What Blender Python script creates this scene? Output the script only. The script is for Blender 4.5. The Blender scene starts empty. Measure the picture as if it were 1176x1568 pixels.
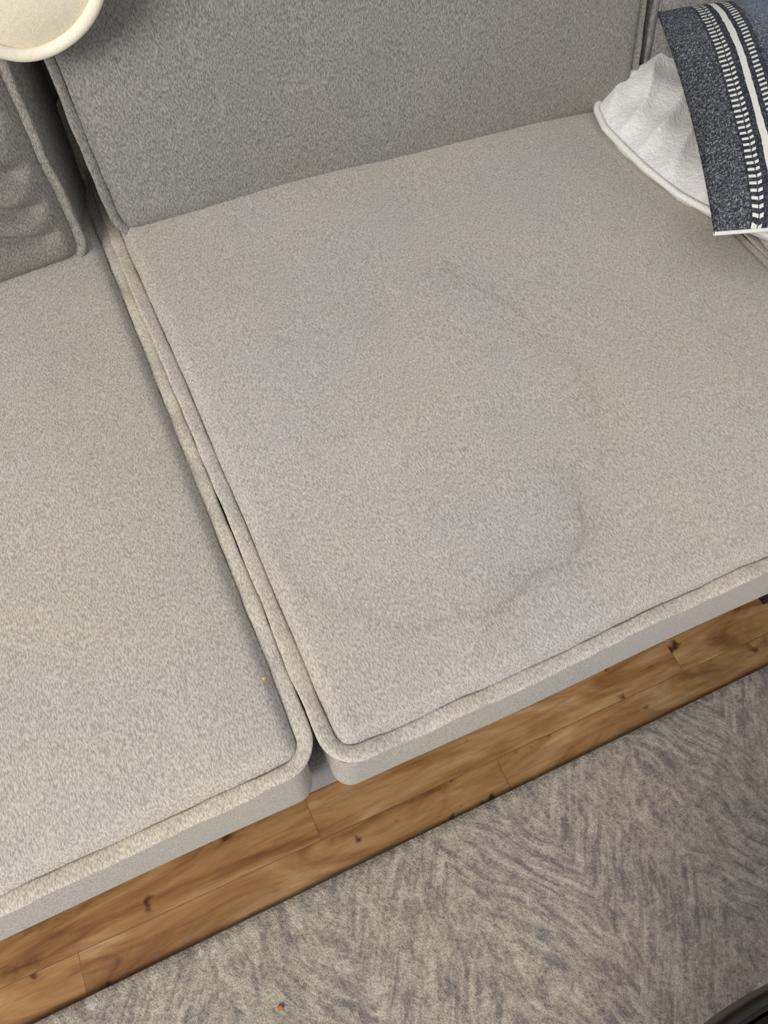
import bpy, bmesh, math, numpy as np
from mathutils import Matrix, Vector
rng=np.random.RandomState(7)
scene=bpy.context.scene
try:
    scene.view_settings.view_transform='Standard'
    scene.view_settings.look='None'
except Exception: pass

# ------------------------------------------------------------ helpers
def srgb(r,g,b):
    def f(c):
        c/=255.0
        return c/12.92 if c<=.04045 else ((c+.055)/1.055)**2.4
    return (f(r),f(g),f(b),1.0)

def wob(P,seed,scale,n=10):
    """smooth pseudo noise about [-1,1] at points P (N,3)"""
    r=np.random.RandomState(seed)
    o=np.zeros(len(P))
    for k in range(n):
        d=r.normal(size=3); d/=np.linalg.norm(d)
        f=scale*(0.6+1.2*r.rand())
        o+=np.sin(P@d*f+r.rand()*6.28)
    return o/math.sqrt(n)/1.4

def mesh_obj(name,V,F,mat,parent=None,smooth=True,attrs=None):
    me=bpy.data.meshes.new(name)
    me.from_pydata([tuple(v) for v in V],[],[tuple(int(i) for i in f) for f in F])
    if smooth: me.polygons.foreach_set('use_smooth',[True]*len(me.polygons))
    me.update()
    if attrs:
        for k,a in attrs.items():
            at=me.attributes.new(k,'FLOAT','POINT'); at.data.foreach_set('value',np.asarray(a,dtype=np.float32))
    ob=bpy.data.objects.new(name,me); scene.collection.objects.link(ob)
    if mat: me.materials.append(mat)
    if parent: ob.parent=parent
    return ob

def empty(name,loc=(0,0,0)):
    e=bpy.data.objects.new(name,None); scene.collection.objects.link(e); e.location=loc
    e.empty_display_size=.1
    return e

def rbox(hx,hy,hz,r,step):
    n=[max(4,int(round(2*h/step))) for h in (hx,hy,hz)]
    h=(hx,hy,hz); Vs=[];Fs=[];base=0
    for a in range(3):
        b=(a+1)%3;c=(a+2)%3
        B,Cc=np.meshgrid(np.linspace(-h[b],h[b],n[b]+1),np.linspace(-h[c],h[c],n[c]+1),indexing='ij')
        idx=np.arange(B.size).reshape(B.shape)
        q=np.stack([idx[:-1,:-1],idx[1:,:-1],idx[1:,1:],idx[:-1,1:]],-1).reshape(-1,4)
        for s in (1,-1):
            v=np.zeros((B.size,3)); v[:,a]=s*h[a]; v[:,b]=B.ravel(); v[:,c]=Cc.ravel()
            Vs.append(v); Fs.append((q if s>0 else q[:,::-1])+base); base+=B.size
    V=np.concatenate(Vs);F=np.concatenate(Fs)
    K=np.round(V*1e5).astype(np.int64)
    _,i,inv=np.unique(K,axis=0,return_index=True,return_inverse=True)
    inv=np.asarray(inv).ravel()
    V=V[i];F=inv[F]
    H=np.array(h); inner=np.clip(V,-(H-r),H-r); d=V-inner; L=np.linalg.norm(d,axis=1); m=L>1e-9
    V[m]=inner[m]+d[m]/L[m][:,None]*r
    return V,F

def sweep_rect(hx,hy,rc,z0,wid,thk,tilt,seed,step=.004,off=.0,wavy=.0012):
    """flange welt around a rounded rectangle; cross-section flat oval sticking outwards"""
    pts=[];nor=[]
    def seg(p,q,n):
        L=np.linalg.norm(np.array(q)-np.array(p));k=max(2,int(L/step))
        for i in range(k):
            t=i/k; pts.append((p[0]+(q[0]-p[0])*t,p[1]+(q[1]-p[1])*t)); nor.append(n)
    def arc(c,a0):
        k=10
        for i in range(k):
            a=a0+math.pi/2*i/k
            pts.append((c[0]+rc*math.cos(a),c[1]+rc*math.sin(a))); nor.append((math.cos(a),math.sin(a)))
    X=hx-rc;Y=hy-rc
    seg((hx,-Y),(hx,Y),(1,0)); arc((X,Y),0)
    seg((X,hy),(-X,hy),(0,1)); arc((-X,Y),math.pi/2)
    seg((-hx,Y),(-hx,-Y),(-1,0)); arc((-X,-Y),math.pi)
    seg((-X,-hy),(X,-hy),(0,-1)); arc((X,-Y),1.5*math.pi)
    P=np.array(pts);N=np.array(nor);n=len(P);P3=np.c_[P,np.zeros(n)]
    w1=wob(P3,seed,140);w2=wob(P3,seed+1,70);w3=wob(P3,seed+2,210)
    m=12;V=[]
    for k in range(m):
        a=2*math.pi*k/m
        ca,sa=math.cos(a),math.sin(a)
        u=math.copysign(abs(ca)**.8,ca)*wid/2*(1+.10*w1); w=math.copysign(abs(sa)**.8,sa)*thk/2*(1+.28*w3)
        uo=wid/2+off+u; 
        tl=tilt+.13*w2
        rr=uo*np.cos(tl)-w*np.sin(tl); zz=uo*np.sin(tl)+w*np.cos(tl)+wavy*w2
        V.append(np.c_[P+N*rr[:,None],z0+zz])
    V=np.stack(V,1).reshape(-1,3)
    F=[]
    for i in range(n):
        j=(i+1)%n
        for k in range(m):
            l=(k+1)%m
            F.append((i*m+k,j*m+k,j*m+l,i*m+l))
    return V,np.array(F)

def box_bevel(name,lo,hi,r,mat,parent,step=.02,amp=0,seed=0):
    lo=np.array(lo);hi=np.array(hi);h=(hi-lo)/2;c=(hi+lo)/2
    V,F=rbox(h[0],h[1],h[2],r,step)
    if amp:
        V=V+wob(V,seed,14)[:,None]*amp*V/np.linalg.norm(V,axis=1)[:,None]
    return mesh_obj(name,V+c,F,mat,parent)

# ------------------------------------------------------------ materials
def newmat(name):
    m=bpy.data.materials.new(name); m.use_nodes=True
    nt=m.node_tree; b=nt.nodes['Principled BSDF']
    return m,nt,b
class G:
    def __init__(s,nt): s.nt=nt
    def n(s,t,ins=None,**kw):
        nd=s.nt.nodes.new(t)
        for k,v in kw.items(): setattr(nd,k,v)
        if ins:
            for k,v in ins.items():
                if isinstance(v,bpy.types.NodeSocket): s.nt.links.new(v,nd.inputs[k])
                else: nd.inputs[k].default_value=v
        return nd
    def math(s,op,a,b=None,c=None):
        ins={0:a}
        if b is not None: ins[1]=b
        if c is not None: ins[2]=c
        return s.n('ShaderNodeMath',ins,operation=op).outputs[0]
    def mapv(s,v,sc,rot=(0,0,0),loc=(0,0,0)):
        return s.n('ShaderNodeMapping',{'Vector':v,'Scale':sc,'Rotation':rot,'Location':loc}).outputs[0]
    def noise(s,v,sc,det=2,rough=.5,dist=0):
        return s.n('ShaderNodeTexNoise',{'Vector':v,'Scale':sc,'Detail':det,'Roughness':rough,'Distortion':dist}).outputs['Fac']
    def ramp(s,f,stops,interp='LINEAR'):
        nd=s.n('ShaderNodeValToRGB',{'Fac':f}); cr=nd.color_ramp; cr.interpolation=interp
        while len(cr.elements)<len(stops): cr.elements.new(.5)
        for e,(p,c) in zip(cr.elements,stops):
            e.position=p; e.color=c if len(c)==4 else (*c,1)
        return nd.outputs['Color']
    def mix(s,f,a,b,mode='MIX'):
        nd=s.nt.nodes.new('ShaderNodeMix'); nd.data_type='RGBA'; nd.blend_type=mode
        for i,v in ((0,f),(6,a),(7,b)):
            if isinstance(v,bpy.types.NodeSocket): s.nt.links.new(v,nd.inputs[i])
            else: nd.inputs[i].default_value=v
        return nd.outputs[2]
def gv(x): return (x,x,x,1)

def fabric_mat(name,light,mid,dark,stain=False):
    m,nt,b=newmat(name); g=G(nt)
    co=g.n('ShaderNodeTexCoord').outputs['Object']
    # short slubs running along local Y
    n1=g.noise(g.mapv(co,(1150,310,600)),1.0,1,.5,.15)
    n2=g.noise(g.mapv(co,(1300,1500,1300)),1.0,1,.5,.1)
    n3=g.noise(co,5,3,.55,.3)      # blotches beige / grey
    n4=g.noise(g.mapv(co,(120,30,90)),1.0,3,.6)
    f=g.math('ADD',g.math('MULTIPLY',n1,.74),g.math('MULTIPLY',n2,.26))
    col=g.ramp(f,[(.36,dark),(.50,mid),(.64,light)])
    tint=g.ramp(n3,[(.36,(.955,.955,.995,1)),(.64,(1.02,1.0,.955,1))])
    col=g.mix(1.0,col,tint,'MULTIPLY')
    col=g.mix(.08,col,g.ramp(n4,[(.3,gv(.7)),(.7,gv(1.05))]),'MULTIPLY')
    if stain:
        at=g.n('ShaderNodeAttribute',attribute_name='stain').outputs['Fac']
        brk=g.noise(co,30,3,.6)
        f2=g.math('MULTIPLY',at,g.math('ADD',g.math('MULTIPLY',brk,1.8),-.2))
        f2.node.use_clamp=True
        col=g.mix(f2,col,(.60,.57,.53,1),'MULTIPLY')
    nt.links.new(col,b.inputs['Base Color'])
    b.inputs['Roughness'].default_value=.95
    b.inputs['Specular IOR Level'].default_value=.15
    b.inputs['Sheen Weight'].default_value=.12
    b.inputs['Sheen Roughness'].default_value=.5
    bp=g.n('ShaderNodeBump',{'Strength':.55,'Distance':.0006,'Height':f})
    nt.links.new(bp.outputs[0],b.inputs['Normal'])
    return m

L0,M0,D0=srgb(200,195,184),srgb(178,173,163),srgb(149,145,138)
fab=fabric_mat('upholstery_chenille',L0,M0,D0)
fab_seat=fabric_mat('upholstery_chenille_seat',L0,M0,D0,stain=True)
fab_back_shaded=fabric_mat('upholstery_chenille_back_shaded',srgb(162,158,149),srgb(136,133,127),srgb(105,104,102))  # same chenille, darkened: shade on the back cushions put into the colour
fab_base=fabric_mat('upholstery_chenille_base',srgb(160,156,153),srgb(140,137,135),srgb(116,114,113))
fab_welt=fabric_mat('upholstery_welt',srgb(210,203,188),srgb(187,181,168),srgb(158,152,142))

def wood_floor():
    m,nt,b=newmat('hardwood_strip_floor'); g=G(nt)
    co=g.n('ShaderNodeTexCoord').outputs['Object']
    sh=g.mapv(co,(1,1,1),loc=(.321,.608,0))
    bk=g.n('ShaderNodeTexBrick',{'Vector':sh,'Color1':gv(0),'Color2':gv(1),'Mortar':gv(0),'Scale':1.0,'Mortar Size':.0004,
             'Mortar Smooth':.2,'Bias':0.0,'Brick Width':.55,'Row Height':.057},offset=.452,offset_frequency=2)
    seam=bk.outputs['Fac']
    r=bk.outputs['Color']
    off=g.n('ShaderNodeVectorMath',{0:co,1:g.n('ShaderNodeCombineXYZ',{'X':g.math('MULTIPLY',r,7.0),'Y':g.math('MULTIPLY',r,3.0),'Z':0.0}).outputs[0]},operation='ADD').outputs[0]
    gr=g.noise(g.mapv(off,(7,75,1)),1.0,4,.62,1.3)
    gr2=g.noise(g.mapv(off,(4.0,17,1)),1.0,4,.6,1.8)
    fine=g.noise(g.mapv(off,(40,500,1)),1.0,2,.6,.3)
    base=g.ramp(gr2,[(.30,srgb(122,84,50)),(.42,srgb(160,118,74)),(.56,srgb(184,144,97)),(.72,srgb(208,174,130))])
    base=g.mix(.50,base,g.ramp(gr,[(.36,(.56,.46,.38,1)),(.58,(1.03,1.02,1.0,1))]),'MULTIPLY')
    base=g.mix(.6,base,g.ramp(r,[(0,(.74,.68,.62,1)),(1,(1.12,1.1,1.08,1))]),'MULTIPLY')
    base=g.mix(.2,base,g.ramp(fine,[(.35,gv(.6)),(.6,gv(1))]),'MULTIPLY')
    kv=g.mapv(off,(8,24,1))
    kn=g.n('ShaderNodeTexVoronoi',{'Vector':g.n('ShaderNodeVectorMath',{0:kv,1:g.n('ShaderNodeTexNoise',{'Vector':co,'Scale':40.0}).outputs['Color']},operation='ADD').outputs[0],'Scale':1.0,'Randomness':1.0}).outputs['Distance']
    base=g.mix(g.ramp(kn,[(.08,gv(.95)),(.19,gv(0))]),base,srgb(72,38,20))
    base=g.mix(g.math('MULTIPLY',seam,.6),base,srgb(70,42,24))
    nt.links.new(base,b.inputs['Base Color'])
    b.inputs['Roughness'].default_value=.36
    b.inputs['Specular IOR Level'].default_value=.4
    hh=g.math('SUBTRACT',g.math('MULTIPLY',gr,.1),seam)
    nt.links.new(g.n('ShaderNodeBump',{'Strength':.3,'Distance':.001,'Height':hh}).outputs[0],b.inputs['Normal'])
    return m

def rug_mat():
    m,nt,b=newmat('distressed_woven_rug'); g=G(nt)
    co=g.n('ShaderNodeTexCoord').outputs['Object']
    big=g.noise(co,6.5,3,.5)
    w=g.math('SUBTRACT',g.noise(co,7,2,.5),.5)
    sep=g.n('ShaderNodeSeparateXYZ',{0:co})
    tri=g.math('PINGPONG',g.math('ADD',g.math('ADD',sep.outputs[0],.13),g.math('MULTIPLY',w,.06)),.14)
    xs=g.math('ADD',sep.outputs[0],g.math('MULTIPLY',w,.04))
    ys=g.math('ADD',g.math('ADD',sep.outputs[1],g.math('MULTIPLY',tri,1.4)),g.math('MULTIPLY',w,.03))
    v=g.n('ShaderNodeCombineXYZ',{'X':xs,'Y':ys,'Z':0.0}).outputs[0]
    st=g.noise(g.mapv(v,(26,76,1)),1.0,3,.62,.3)
    st2=g.noise(g.mapv(co,(80,24,1),rot=(0,0,.25)),1.0,3,.65,.3)
    clump=g.noise(co,60,3,.65,.2)
    pile=g.noise(g.mapv(co,(560,400,1)),1.0,2,.6)
    pile2=g.noise(co,210,3,.7)
    patch=g.ramp(big,[(.44,gv(0)),(.60,gv(1))])
    f=g.mix(patch,g.mix(.18,st,st2),g.mix(.75,st,st2))
    f=g.mix(.28,f,clump)
    f=g.math('ADD',g.math('MULTIPLY',f,.72),g.math('MULTIPLY',pile2,.28))
    col=g.ramp(f,[(.41,srgb(132,126,119)),(.47,srgb(160,151,140)),(.53,srgb(186,175,160)),(.61,srgb(210,200,187))])
    col=g.mix(.5,col,g.ramp(big,[(.35,(.88,.89,.92,1)),(.65,(1.05,1.01,.96,1))]),'MULTIPLY')
    col=g.mix(.6,col,g.ramp(pile,[(.32,gv(.5)),(.57,gv(1.1))]),'MULTIPLY')
    nt.links.new(col,b.inputs['Base Color'])
    b.inputs['Roughness'].default_value=1
    b.inputs['Specular IOR Level'].default_value=.1
    b.inputs['Sheen Weight'].default_value=.2
    h=g.math('ADD',g.math('MULTIPLY',pile,.5),g.math('MULTIPLY',pile2,.8))
    nt.links.new(g.n('ShaderNodeBump',{'Strength':.8,'Distance':.003,'Height':h}).outputs[0],b.inputs['Normal'])
    return m

def sherpa_mat(name,base,shade,sc=150,st=.7,dist=.003,dt=.8):
    m,nt,b=newmat(name); g=G(nt)
    co=g.n('ShaderNodeTexCoord').outputs['Object']
    v=g.noise(co,sc,4,.7,dt); v2=g.noise(co,sc*3.3,2,.6)
    f=g.math('ADD',g.math('MULTIPLY',v,.7),g.math('MULTIPLY',v2,.3))
    nt.links.new(g.ramp(f,[(.3,shade),(.55,base)]),b.inputs['Base Color'])
    b.inputs['Roughness'].default_value=1; b.inputs['Specular IOR Level'].default_value=.1
    b.inputs['Sheen Weight'].default_value=.2
    nt.links.new(g.n('ShaderNodeBump',{'Strength':st,'Distance':dist,'Height':f}).outputs[0],b.inputs['Normal'])
    return m

def plain(name,c,rough=.6,metal=0,bump=0,bs=80):
    m,nt,b=newmat(name); g=G(nt)
    co=g.n('ShaderNodeTexCoord').outputs['Object']
    n=g.noise(co,bs,3,.6)
    c2=tuple(x*.82 for x in c[:3])+(1,)
    nt.links.new(g.ramp(n,[(.3,c2),(.7,c)]),b.inputs['Base Color'])
    b.inputs['Roughness'].default_value=rough; b.inputs['Metallic'].default_value=metal
    if bump: nt.links.new(g.n('ShaderNodeBump',{'Strength':.4,'Distance':bump,'Height':n}).outputs[0],b.inputs['Normal'])
    return m

PX,PY=.23,.192   # pillow half sizes
def pillow_mat():
    m,nt,b=newmat('charcoal_striped_weave'); g=G(nt)
    co=g.n('ShaderNodeTexCoord').outputs['Object']
    s=g.n('ShaderNodeSeparateXYZ',{0:co}); x=s.outputs[0]; y=s.outputs[1]
    xw=g.math('ADD',x,g.math('MULTIPLY',g.math('SUBTRACT',g.noise(co,60,2,.5),.5),.003))
    wv=g.noise(g.mapv(co,(300,1000,300)),1.0,2,.7,.5)
    wv2=g.noise(g.mapv(co,(1000,260,300)),1.0,2,.7,.3)
    f=g.math('ADD',g.math('MULTIPLY',wv,.5),g.math('MULTIPLY',wv2,.5))
    col=g.ramp(f,[(.41,srgb(36,38,43)),(.50,srgb(68,70,77)),(.56,srgb(112,115,122)),(.64,srgb(180,181,185))])
    fld=g.n('ShaderNodeMapRange',{'Value':y,'From Min':.02,'From Max':.14,'To Min':0.0,'To Max':1.0}).outputs[0]
    fx=g.n('ShaderNodeMapRange',{'Value':x,'From Min':-.165,'From Max':-.14,'To Min':0.1,'To Max':1.0}).outputs[0]
    col=g.mix(g.math('MULTIPLY',g.math('MULTIPLY',fld,fx),.8),col,g.ramp(f,[(.38,srgb(92,102,116)),(.6,srgb(148,158,170))]))
    def inside(a0,a1):
        return g.math('MULTIPLY',g.math('GREATER_THAN',xw,a0),g.math('LESS_THAN',xw,a1))
    def dashes(a0,a1,per,duty,sl=0.0,ph=0.0):
        yy=g.math('ADD',g.math('ADD',y,ph),g.math('MULTIPLY',x,sl))
        fr=g.math('FRACT',g.math('DIVIDE',g.math('ADD',yy,1.0),per))
        return g.math('MULTIPLY',inside(a0,a1),g.math('LESS_THAN',fr,duty))
    E=-PX-.004
    cream=srgb(222,221,216); ink=srgb(36,38,45)
    col=g.mix(g.math('MULTIPLY',inside(E+.040,E+.082),.6),col,ink)
    for f_ in (dashes(E+.042,E+.048,.0082,.42,.3),dashes(E+.049,E+.053,.0082,.45,-.3,.004),
               dashes(E+.070,E+.077,.0075,.45,-.2,.003)):
        col=g.mix(f_,col,cream)
    col=g.mix(inside(E+.059,E+.065),col,cream)
    nt.links.new(col,b.inputs['Base Color'])
    b.inputs['Roughness'].default_value=.95; b.inputs['Specular IOR Level'].default_value=.15
    nt.links.new(g.n('ShaderNodeBump',{'Strength':.6,'Distance':.0012,'Height':f}).outputs[0],b.inputs['Normal'])
    return m

M_floor=wood_floor(); M_rug=rug_mat()
M_sherpa=sherpa_mat('white_sherpa_fleece',srgb(243,241,236),srgb(222,218,211),sc=170,st=.9,dist=.004,dt=.1)
M_sherpa2=sherpa_mat('cream_fleece',srgb(232,223,200),srgb(214,204,182),sc=260,st=.35)
M_trim2=sherpa_mat('cream_fleece_hem',srgb(238,231,212),srgb(226,218,198),sc=300,st=.3)
M_trim=plain('cream_binding',srgb(234,232,224),.9,bump=.0005,bs=400)
M_wall=plain('painted_wall',srgb(206,202,194),.9,bump=.0004,bs=150)
M_leg=plain('dark_stained_wood',srgb(40,28,22),.45)
M_pillow=pillow_mat()
M_metal=plain('dark_bronze_metal',srgb(60,56,50),.35,metal=.8)
M_tabletop=plain('dark_table_wood',srgb(52,44,38),.4)

# ------------------------------------------------------------ room
box_bevel('floor',(-2.5,-3.2,-.05),(2.8,.62,0),.001,M_floor,None,step=.5)
box_bevel('wall_back',(-2.5,.52,0),(2.8,.62,2.5),.001,M_wall,None,step=.5)
box_bevel('baseboard_back',(-2.5,.502,0),(2.8,.522,.10),.004,plain('white_trim',srgb(232,230,225),.5),None,step=.05)

# ------------------------------------------------------------ sofa
sofa=empty('sectional_sofa')
def seg_dist(P,poly):
    d=np.full(len(P),9.)
    for a,b in zip(poly[:-1],poly[1:]):
        a=np.array(a);b=np.array(b);ab=b-a
        t=np.clip(((P-a)@ab)/(ab@ab),0,1)
        d=np.minimum(d,np.linalg.norm(P-(a+t[:,None]*ab),axis=1))
    return d
def smooth_poly(p,k=8):
    p=np.array(p);o=[]
    q=np.vstack([2*p[0]-p[1],p,2*p[-1]-p[-2]])
    for i in range(1,len(q)-2):
        for j in range(k):
            t=j/k
            o.append(.5*((2*q[i])+(-q[i-1]+q[i+1])*t+(2*q[i-1]-5*q[i]+4*q[i+1]-q[i+2])*t*t+(-q[i-1]+3*q[i]-3*q[i+1]+q[i+2])*t**3))
    o.append(p[-1]);return np.array(o)

def cushion(name,center,half,r,crown,mat,step,seed,rot=(0,0,0),welt=(.013,.006,.25),dispamp=.002,stain=None,fold=None,weltz=.012):
    hx,hy,hz=half
    V,F=rbox(hx,hy,hz,r,step)
    nb=len(V)
    Wv,Wf=sweep_rect(hx-.004,hy-.004,r*.9,hz-weltz,welt[0],welt[1],welt[2],seed)
    A=np.vstack([V,Wv])
    ux=np.clip(abs(A[:,0])/hx,0,1);uy=np.clip(abs(A[:,1])/hy,0,1)
    cr=(1-ux**4.0)*(1-uy**4.0)
    s=np.clip(A[:,2]/hz,-1,1)
    A[:,2]+=crown*cr*np.where(s>0,s,s*.15)
    d=wob(A*[1,1,.3],seed+5,16)*dispamp+wob(A*[1,1,.3],seed+6,45)*dispamp*.25
    A[:,2]+=d*np.where(s>0,1,0)
    A[:,0]+=wob(A*[0,1,1],seed+7,14)*dispamp*.7*np.sign(A[:,0])*(ux>.9)
    A[:,1]+=wob(A*[1,0,1],seed+8,14)*dispamp*.7*np.sign(A[:,1])*(uy>.9)
    e=np.minimum(hx-abs(A[:nb,0]),hy-abs(A[:nb,1]))
    groove=np.exp(-((e-.004)/.0045)**2)*(A[:nb,2]>hz*.4)
    A[:nb,2]-=groove*.0035
    if fold is not None: A=fold(A,hx,hy,hz)
    at=None
    if stain is not None:
        P=A[:,:2]+np.array(center[:2])
        val=np.zeros(len(A))
        for poly,w,amp in stain:
            dd=seg_dist(P+np.c_[wob(A,91,110),wob(A,92,110)]*.0026,poly)
            val=np.maximum(val,amp*(.58*np.exp(-(dd/w)**2)+.42*np.exp(-(dd/(w*7))**2)))
        val[nb:]=0
        A[:nb,2]-=val[:nb]*.0006
        at={'stain':np.clip(val,0,1)}
    ob=mesh_obj(name,A,np.vstack([F,Wf+nb]),mat,sofa,attrs=at)
    ob.data.materials.append(fab_welt)
    mi=np.zeros(len(ob.data.polygons),dtype=np.int32); mi[len(F):]=1
    if mat is not fab_back_shaded: ob.data.polygons.foreach_set('material_index',mi)
    ob.location=center; ob.rotation_euler=rot
    return ob

def seat(name,x0,x1,y0,y1,ztop,step,seed,stain=None,crown=.014,mat=None,wl=(.014,.0052,.16),yaw=0):
    hz=.075
    return cushion(name,((x0+x1)/2,(y0+y1)/2,ztop-hz),((x1-x0)/2,(y1-y0)/2,hz),.018,crown,mat or fab,step,seed,stain=stain,welt=wl,weltz=.010,rot=(0,0,yaw),dispamp=.0026)

sA=smooth_poly([(0.284,-0.486),(0.288,-0.504),(0.279,-0.523),(0.26,-0.543),(0.242,-0.555),(0.217,-0.553),(0.194,-0.559),(0.167,-0.57),(0.154,-0.577)])
sB=smooth_poly([(0.300,-.20),(0.341,-0.267),(0.352,-0.316),(0.36,-0.368),(0.355,-0.419),(0.332,-0.468),(0.312,-0.488),(0.285,-0.488)])
sC=smooth_poly([(0.015,-.44),(0.025,-0.477),(0.043,-0.513),(0.07,-0.531),(0.084,-0.553),(0.127,-0.559),(.154,-.577)])
seat('seat_cushion_b',.001,.660,-.623,.295,.452,.0028,11,stain=[(sA,.0027,.72),(sB,.0036,.38),(sC,.0036,.38)],mat=fab_seat,yaw=.012)
seat('seat_cushion_a',-.74,-.017,-.622,.295,.448,.0045,23,yaw=.010)
seat('seat_cushion_c',.682,1.34,-.614,.295,.450,.008,31)

def backc(name,x0,x1,ybot,zbot,lean,h,step,seed,yaw=0,crown=.02,thick=.15,fold=None,amp=.004):
    a=math.radians(lean); hx=(x1-x0)/2;hy=h/2;hz=thick/2
    up=Vector((0,math.sin(a),math.cos(a)));n=Vector((0,-math.cos(a),math.sin(a)))
    c=Vector(((x0+x1)/2,ybot,zbot))+up*hy-n*hz
    return cushion(name,c,(hx,hy,hz),.022,crown,fab_back_shaded,step,seed,rot=(math.pi/2-a,0,yaw),welt=(.012,.006,.5),dispamp=amp,fold=fold,weltz=.014)
def foldB(A,hx,hy,hz):
    lf=np.clip(.5-A[:,0]/hx*.5,0,1)
    A[:,0]-=lf*.075*np.clip(A[:,1]+hy,0,.25)
    return A
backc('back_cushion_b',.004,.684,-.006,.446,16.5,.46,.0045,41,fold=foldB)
def foldA(A,hx,hy,hz):
    s=np.clip(A[:,2]/hz,0,1)
    u=(hx-A[:,0]);v=(A[:,1]+hy)
    q=v-.35*u-.010*np.exp(-(u/.03)**2)+.004*np.sin(u*50)
    m=np.clip((u-.012)/.02,0,1)*np.clip((v-.01)/.02,0,1)*np.exp(-(u/.28)**2)
    g=0
    for c,a,w in ((.030,.013,.006),(.062,.015,.007),(.100,.012,.008),(.150,.010,.009)):
        g=g-a*np.exp(-((q-c)/w)**2)+a*.55*np.exp(-((q-c-.016)/(w*1.6))**2)
    A[:,2]+=s*m*g
    A[:,2]+=s*np.clip(u,0,.2)*.18
    rt=np.clip((A[:,0]/hx-.6)/.4,0,1)
    A[:,0]+=rt*((1-A[:,2]/hz)*.5*.030-.085*np.clip(v,0,.3)*s)
    return A
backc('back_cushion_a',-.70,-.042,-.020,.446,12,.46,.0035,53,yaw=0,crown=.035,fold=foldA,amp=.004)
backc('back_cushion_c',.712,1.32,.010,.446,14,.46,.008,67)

box_bevel('base_frame',(-.90,-.594,.192),(1.50,.44,.298),.012,fab_base,sofa,step=.02)
box_bevel('backrest_frame',(-.90,.30,.29),(1.50,.45,.84),.03,fab,sofa,step=.02,amp=.002,seed=3)
box_bevel('arm_a',(-.92,-.60,.19),(-.76,.44,.62),.035,fab,sofa,step=.02,amp=.002,seed=4)
box_bevel('arm_b',(1.36,-.60,.19),(1.52,.44,.62),.035,fab,sofa,step=.02,amp=.002,seed=5)
def leg(name,x,y):
    V,F=rbox(.022,.022,.096,.004,.01)
    k=.7+.3*(V[:,2]+.096)/.192
    V[:,0]*=k;V[:,1]*=k
    mesh_obj(name,V+np.array([x,y,.096]),F,M_leg,sofa)
for i,(x,y) in enumerate([(-.85,-.54),(.715,-.555),(1.45,-.54),(-.85,.38),(.73,.38),(1.45,.38)]): leg('leg_%d'%(i+1),x,y)

# ------------------------------------------------------------ blankets
def sheet(name,U,V_,fn,thick,mat):
    nu,nv=len(U),len(V_)
    P=[];F=[]
    for u in U:
        for v in V_: P.append(fn(u,v))
    for i in range(nu-1):
        for j in range(nv-1):
            F.append((i*nv+j,(i+1)*nv+j,(i+1)*nv+j+1,i*nv+j+1))
    ob=mesh_obj(name,np.array(P),np.array(F),mat)
    so=ob.modifiers.new('thick','SOLIDIFY'); so.thickness=thick; so.offset=1
    su=ob.modifiers.new('sub','SUBSURF'); su.levels=1; su.render_levels=1
    return ob
def sn(x,y,s,seed,n=6):
    return float(wob(np.array([[x,y,0.]]),seed,s,n)[0])

by=[.01,-.008,-.046,-.088,-.134,-.190,-.24,-.30,-.40,-.50]
bx=[.632,.616,.604,.604,.608,.620,.640,.674,.72,.74]
def fn_white(u,v):
    y=.025-.52*v
    x0=float(np.interp(y,by[::-1],bx[::-1]))+.003*sn(0,y,60,5)
    x1=1.25
    x=x0+(x1-x0)*u
    d=x-x0
    rise=1-math.exp(-d/.03)
    q=math.sin((x*.55-y*.85)*70+1.8*sn(x,y,22,71)+.4); q2=sn(x,y,60,75)
    z=.461+rise*(.008+.012*(1-abs(q))**1.3+.004*q2+.010)
    z+=.014*rise*max(0,1-(0.025-y)/.10)
    return (x,y,z)
Uu=np.concatenate([np.linspace(0,.12,20),np.linspace(.125,.5,70),np.linspace(.52,1,30)]); Vv=np.linspace(0,1,120)
wb=sheet('sherpa_throw_blanket',Uu,Vv,fn_white,.009,M_sherpa)
def tube(pts,r,name,mat,parent=None,closed=False):
    cu=bpy.data.curves.new(name,'CURVE');cu.dimensions='3D';cu.bevel_depth=r;cu.bevel_resolution=4
    sp=cu.splines.new('POLY');sp.points.add(len(pts)-1)
    for p,q in zip(sp.points,pts): p.co=(*q,1)
    sp.use_cyclic_u=closed
    tmp=bpy.data.objects.new(name,cu);scene.collection.objects.link(tmp)
    dg=bpy.context.evaluated_depsgraph_get(); me=bpy.data.meshes.new_from_object(tmp.evaluated_get(dg))
    bpy.data.objects.remove(tmp)
    ob=bpy.data.objects.new(name,me);scene.collection.objects.link(ob)
    me.materials.clear();me.materials.append(mat)
    me.polygons.foreach_set('use_smooth',[True]*len(me.polygons))
    if parent: ob.parent=parent
    return ob
hem=[]
for v in np.linspace(0,1,120):
    p=fn_white(0,v); hem.append((p[0]+.001,p[1],p[2]+.004))
tube(hem,.0042,'hem',M_trim,wb)

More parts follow.
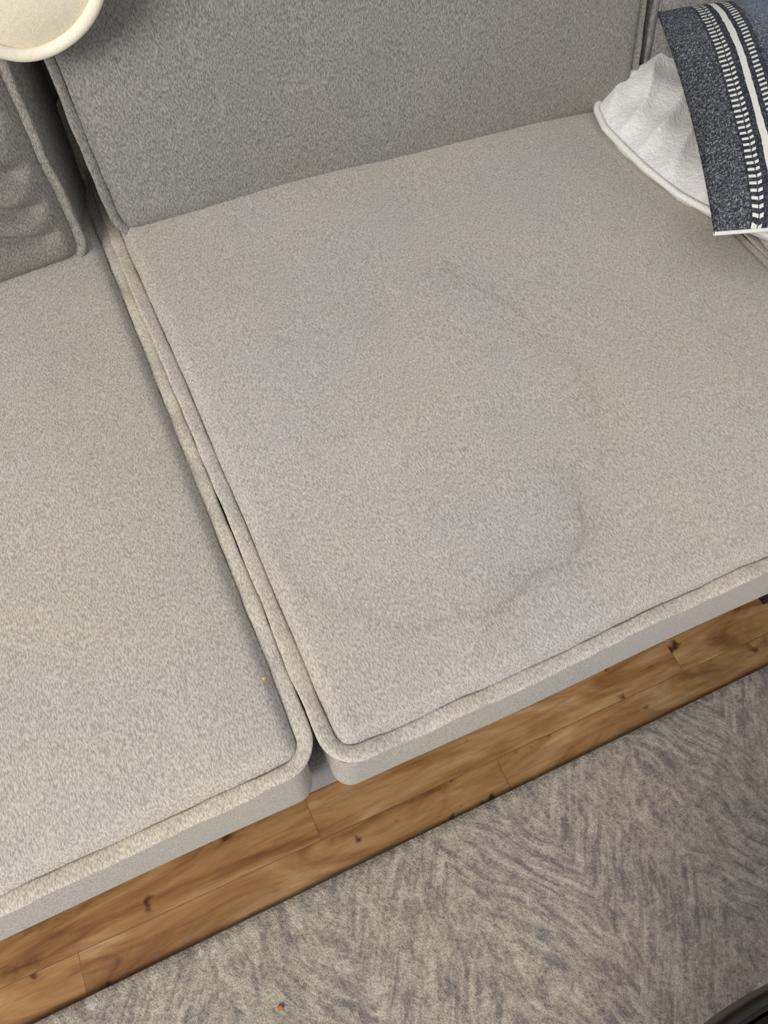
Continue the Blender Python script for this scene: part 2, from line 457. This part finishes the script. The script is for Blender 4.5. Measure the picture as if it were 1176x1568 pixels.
def fn_cream(u,v):
    s=u*2-1
    hw=.094
    L=.46
    endcut=.115*(1-math.sqrt(max(0,1-s*s*.98)))
    t=v*(L-endcut)
    cx=-.014
    x=cx+s*hw*(1-.10*math.exp(-((t-.1)/.15)**2))+ .010*sn(t,0,12,8)
    prof=[(.46,.80),(.455,.86),(.40,.90),(.27,.935),(.15,.935),(.045,.905),(.015,.84),(.020,.76),(.036,.70),(.044,.652)]
    ds=[0]
    for a,b in zip(prof[:-1],prof[1:]): ds.append(ds[-1]+math.hypot(a[0]-b[0],a[1]-b[1]))
    tt=t/L*ds[-1]
    y=float(np.interp(tt,ds,[p[0] for p in prof])); z=float(np.interp(tt,ds,[p[1] for p in prof]))
    y-=.018*(.6+sn(x,z,40,15))*(1 if z<.9 else 0)
    z+=.006*sn(x,y,25,16)*(1 if z>.9 else 0)
    return (x,y-.016,z)
cb=sheet('fleece_throw_blanket',np.linspace(0,1,34),np.linspace(0,1,70),fn_cream,.008,M_sherpa2)
hem=[]
for v in np.linspace(.5,1,40): hem.append(fn_cream(0,v))
for u in np.linspace(0,1,40)[1:]: hem.append(fn_cream(u,1))
for v in np.linspace(1,.5,40)[1:]: hem.append(fn_cream(1,v))
tube([(p[0],p[1]-.003,p[2]) for p in hem],.0055,'hem',M_trim2,cb)

# ------------------------------------------------------------ throw pillow
def pillow():
    n=90
    t=np.linspace(-1,1,n)
    U,V=np.meshgrid(t,t,indexing='ij')
    X=PX*U*(1-.035*(1-V**2)*np.abs(U)**2);Y=PY*V*(1-.045*(1-U**2)*np.abs(V)**2)
    Z=.060*((1-np.abs(U)**2.8)*(1-np.abs(V)**2.6))**.60
    P=np.stack([X.ravel(),Y.ravel(),np.zeros(n*n)],1)
    wr=wob(P,77,34)*.006*(Z.ravel()/.062)
    top=np.c_[P[:,:2],Z.ravel()+wr]; bot=np.c_[P[:,:2],-Z.ravel()*.4+wr*.3]
    idx=np.arange(n*n).reshape(n,n)
    q=np.stack([idx[:-1,:-1],idx[1:,:-1],idx[1:,1:],idx[:-1,1:]],-1).reshape(-1,4)
    border=np.zeros((n,n),bool);border[0]=border[-1]=True;border[:,0]=border[:,-1]=True
    bid=idx.ravel().copy()+n*n
    bmask=border.ravel(); bid[bmask]=idx.ravel()[bmask]
    Vt=np.vstack([top,bot]);F=np.vstack([q,bid[q][:,::-1]])
    ob=mesh_obj('throw_pillow',Vt,F,M_pillow)
    for nm,row in (('piping_front',[top[idx[i,0]] for i in range(n)]),('piping_rear',[top[idx[i,-1]] for i in range(n)])):
        tube([tuple(p) for p in row],.0022,nm,M_trim,ob)
    return ob
pl=pillow()
A=Vector((.564,-.302,.510)); yv=Vector((.385,.88,.08)).normalized(); xv=Vector((.90,-.38,.06)); xv=(xv-yv*xv.dot(yv)).normalized(); zv=xv.cross(yv)
cen=A+xv*PX+yv*PY
pl.matrix_world=Matrix(((xv.x,yv.x,zv.x,cen.x),(xv.y,yv.y,zv.y,cen.y),(xv.z,yv.z,zv.z,cen.z),(0,0,0,1)))

# ------------------------------------------------------------ rug
def rug():
    V,F=rbox(1.55,.95,.007,.005,.012)
    V[:,2]+=(V[:,2]>0)*wob(V,5,60)*.0008
    ob=mesh_obj('area_rug',V,F,M_rug)
    ob.rotation_euler=(0,0,.008)
    ob.location=(.25,-.652-.95,.0075)
    return ob
rug()

# ------------------------------------------------------------ coffee table (corner of frame)
tb=empty('coffee_table')
cx,cy,zt,rr=.21,-1.232,.42,.345
def lathe(name,prof,mat,n=96,parent=None,loc=(0,0,0)):
    V=[];F=[]
    m=len(prof)
    for i in range(n):
        a=2*math.pi*i/n
        for r,z in prof: V.append((r*math.cos(a)+loc[0],r*math.sin(a)+loc[1],z+loc[2]))
    for i in range(n):
        j=(i+1)%n
        for k in range(m-1): F.append((i*m+k,j*m+k,j*m+k+1,i*m+k+1))
    return mesh_obj(name,V,F,mat,parent)
lathe('top',[(0,zt-.022),(rr-.012,zt-.022),(rr-.01,zt-.004),(0,zt-.004)],M_tabletop,parent=tb,loc=(cx,cy,0))
lathe('rim',[(rr-.012,zt-.026),(rr-.002,zt-.026),(rr,zt-.024),(rr,zt+.004),(rr-.002,zt+.006),(rr-.005,zt+.006),(rr-.006,zt+.004),(rr-.006,zt-.004),(rr-.012,zt-.004),(rr-.012,zt-.026)],M_metal,parent=tb,loc=(cx,cy,0))
for i in range(4):
    a=math.pi/4+i*math.pi/2
    x,y=cx+.25*math.cos(a),cy+.25*math.sin(a)
    tube([(x,y,.0155),(cx+.27*math.cos(a),cy+.27*math.sin(a),zt-.02)],.009,'leg_%d'%(i+1),M_metal,tb)

V,F=rbox(.0035,.0022,.0018,.0016,.0008); V+=wob(V,3,900)[:,None]*V*.25
mesh_obj('crumb',V+np.array([-.125,-.754,.0175]),F,plain('crumb_brown',srgb(190,120,50),.8))
V,F=rbox(.0013,.0010,.0009,.0008,.0006); V+=wob(V,3,900)[:,None]*V*.25
mesh_obj('yellow_lint',V+np.array([-.0245,-.549,.4525]),F,plain('lint_yellow',srgb(225,190,30),.8))

# ------------------------------------------------------------ light
w=bpy.data.worlds.new('w');scene.world=w;w.use_nodes=True
bg=w.node_tree.nodes['Background'];bg.inputs[0].default_value=(.92,.94,1.0,1);bg.inputs[1].default_value=.60
def area(name,loc,tgt,sx,sy,pw,col):
    l=bpy.data.lights.new(name,'AREA');l.shape='RECTANGLE';l.size=sx;l.size_y=sy;l.energy=pw;l.color=col
    o=bpy.data.objects.new(name,l);scene.collection.objects.link(o);o.location=loc
    o.rotation_euler=(Vector(tgt)-Vector(loc)).to_track_quat('-Z','Y').to_euler()
area('window_daylight',(-2.0,-2.0,2.3),(0.1,-.3,.45),1.4,1.2,94,(1,.965,.92))

# ------------------------------------------------------------ camera
cd=bpy.data.cameras.new('camera');cam=bpy.data.objects.new('camera',cd);scene.collection.objects.link(cam)
r=Vector((.9134,-.4062,.0286));u=Vector((.3342,.7879,.5172));r.normalize();u=(u-r*u.dot(r)).normalized();bk=r.cross(u)
cam.matrix_world=Matrix(((r.x,u.x,bk.x,-.0369),(r.y,u.y,bk.y,-.7674),(r.z,u.z,bk.z,1.0457),(0,0,0,1)))
cd.sensor_fit='VERTICAL';cd.sensor_height=36;cd.lens=1193/1568*36;cd.clip_start=.01
scene.camera=cam
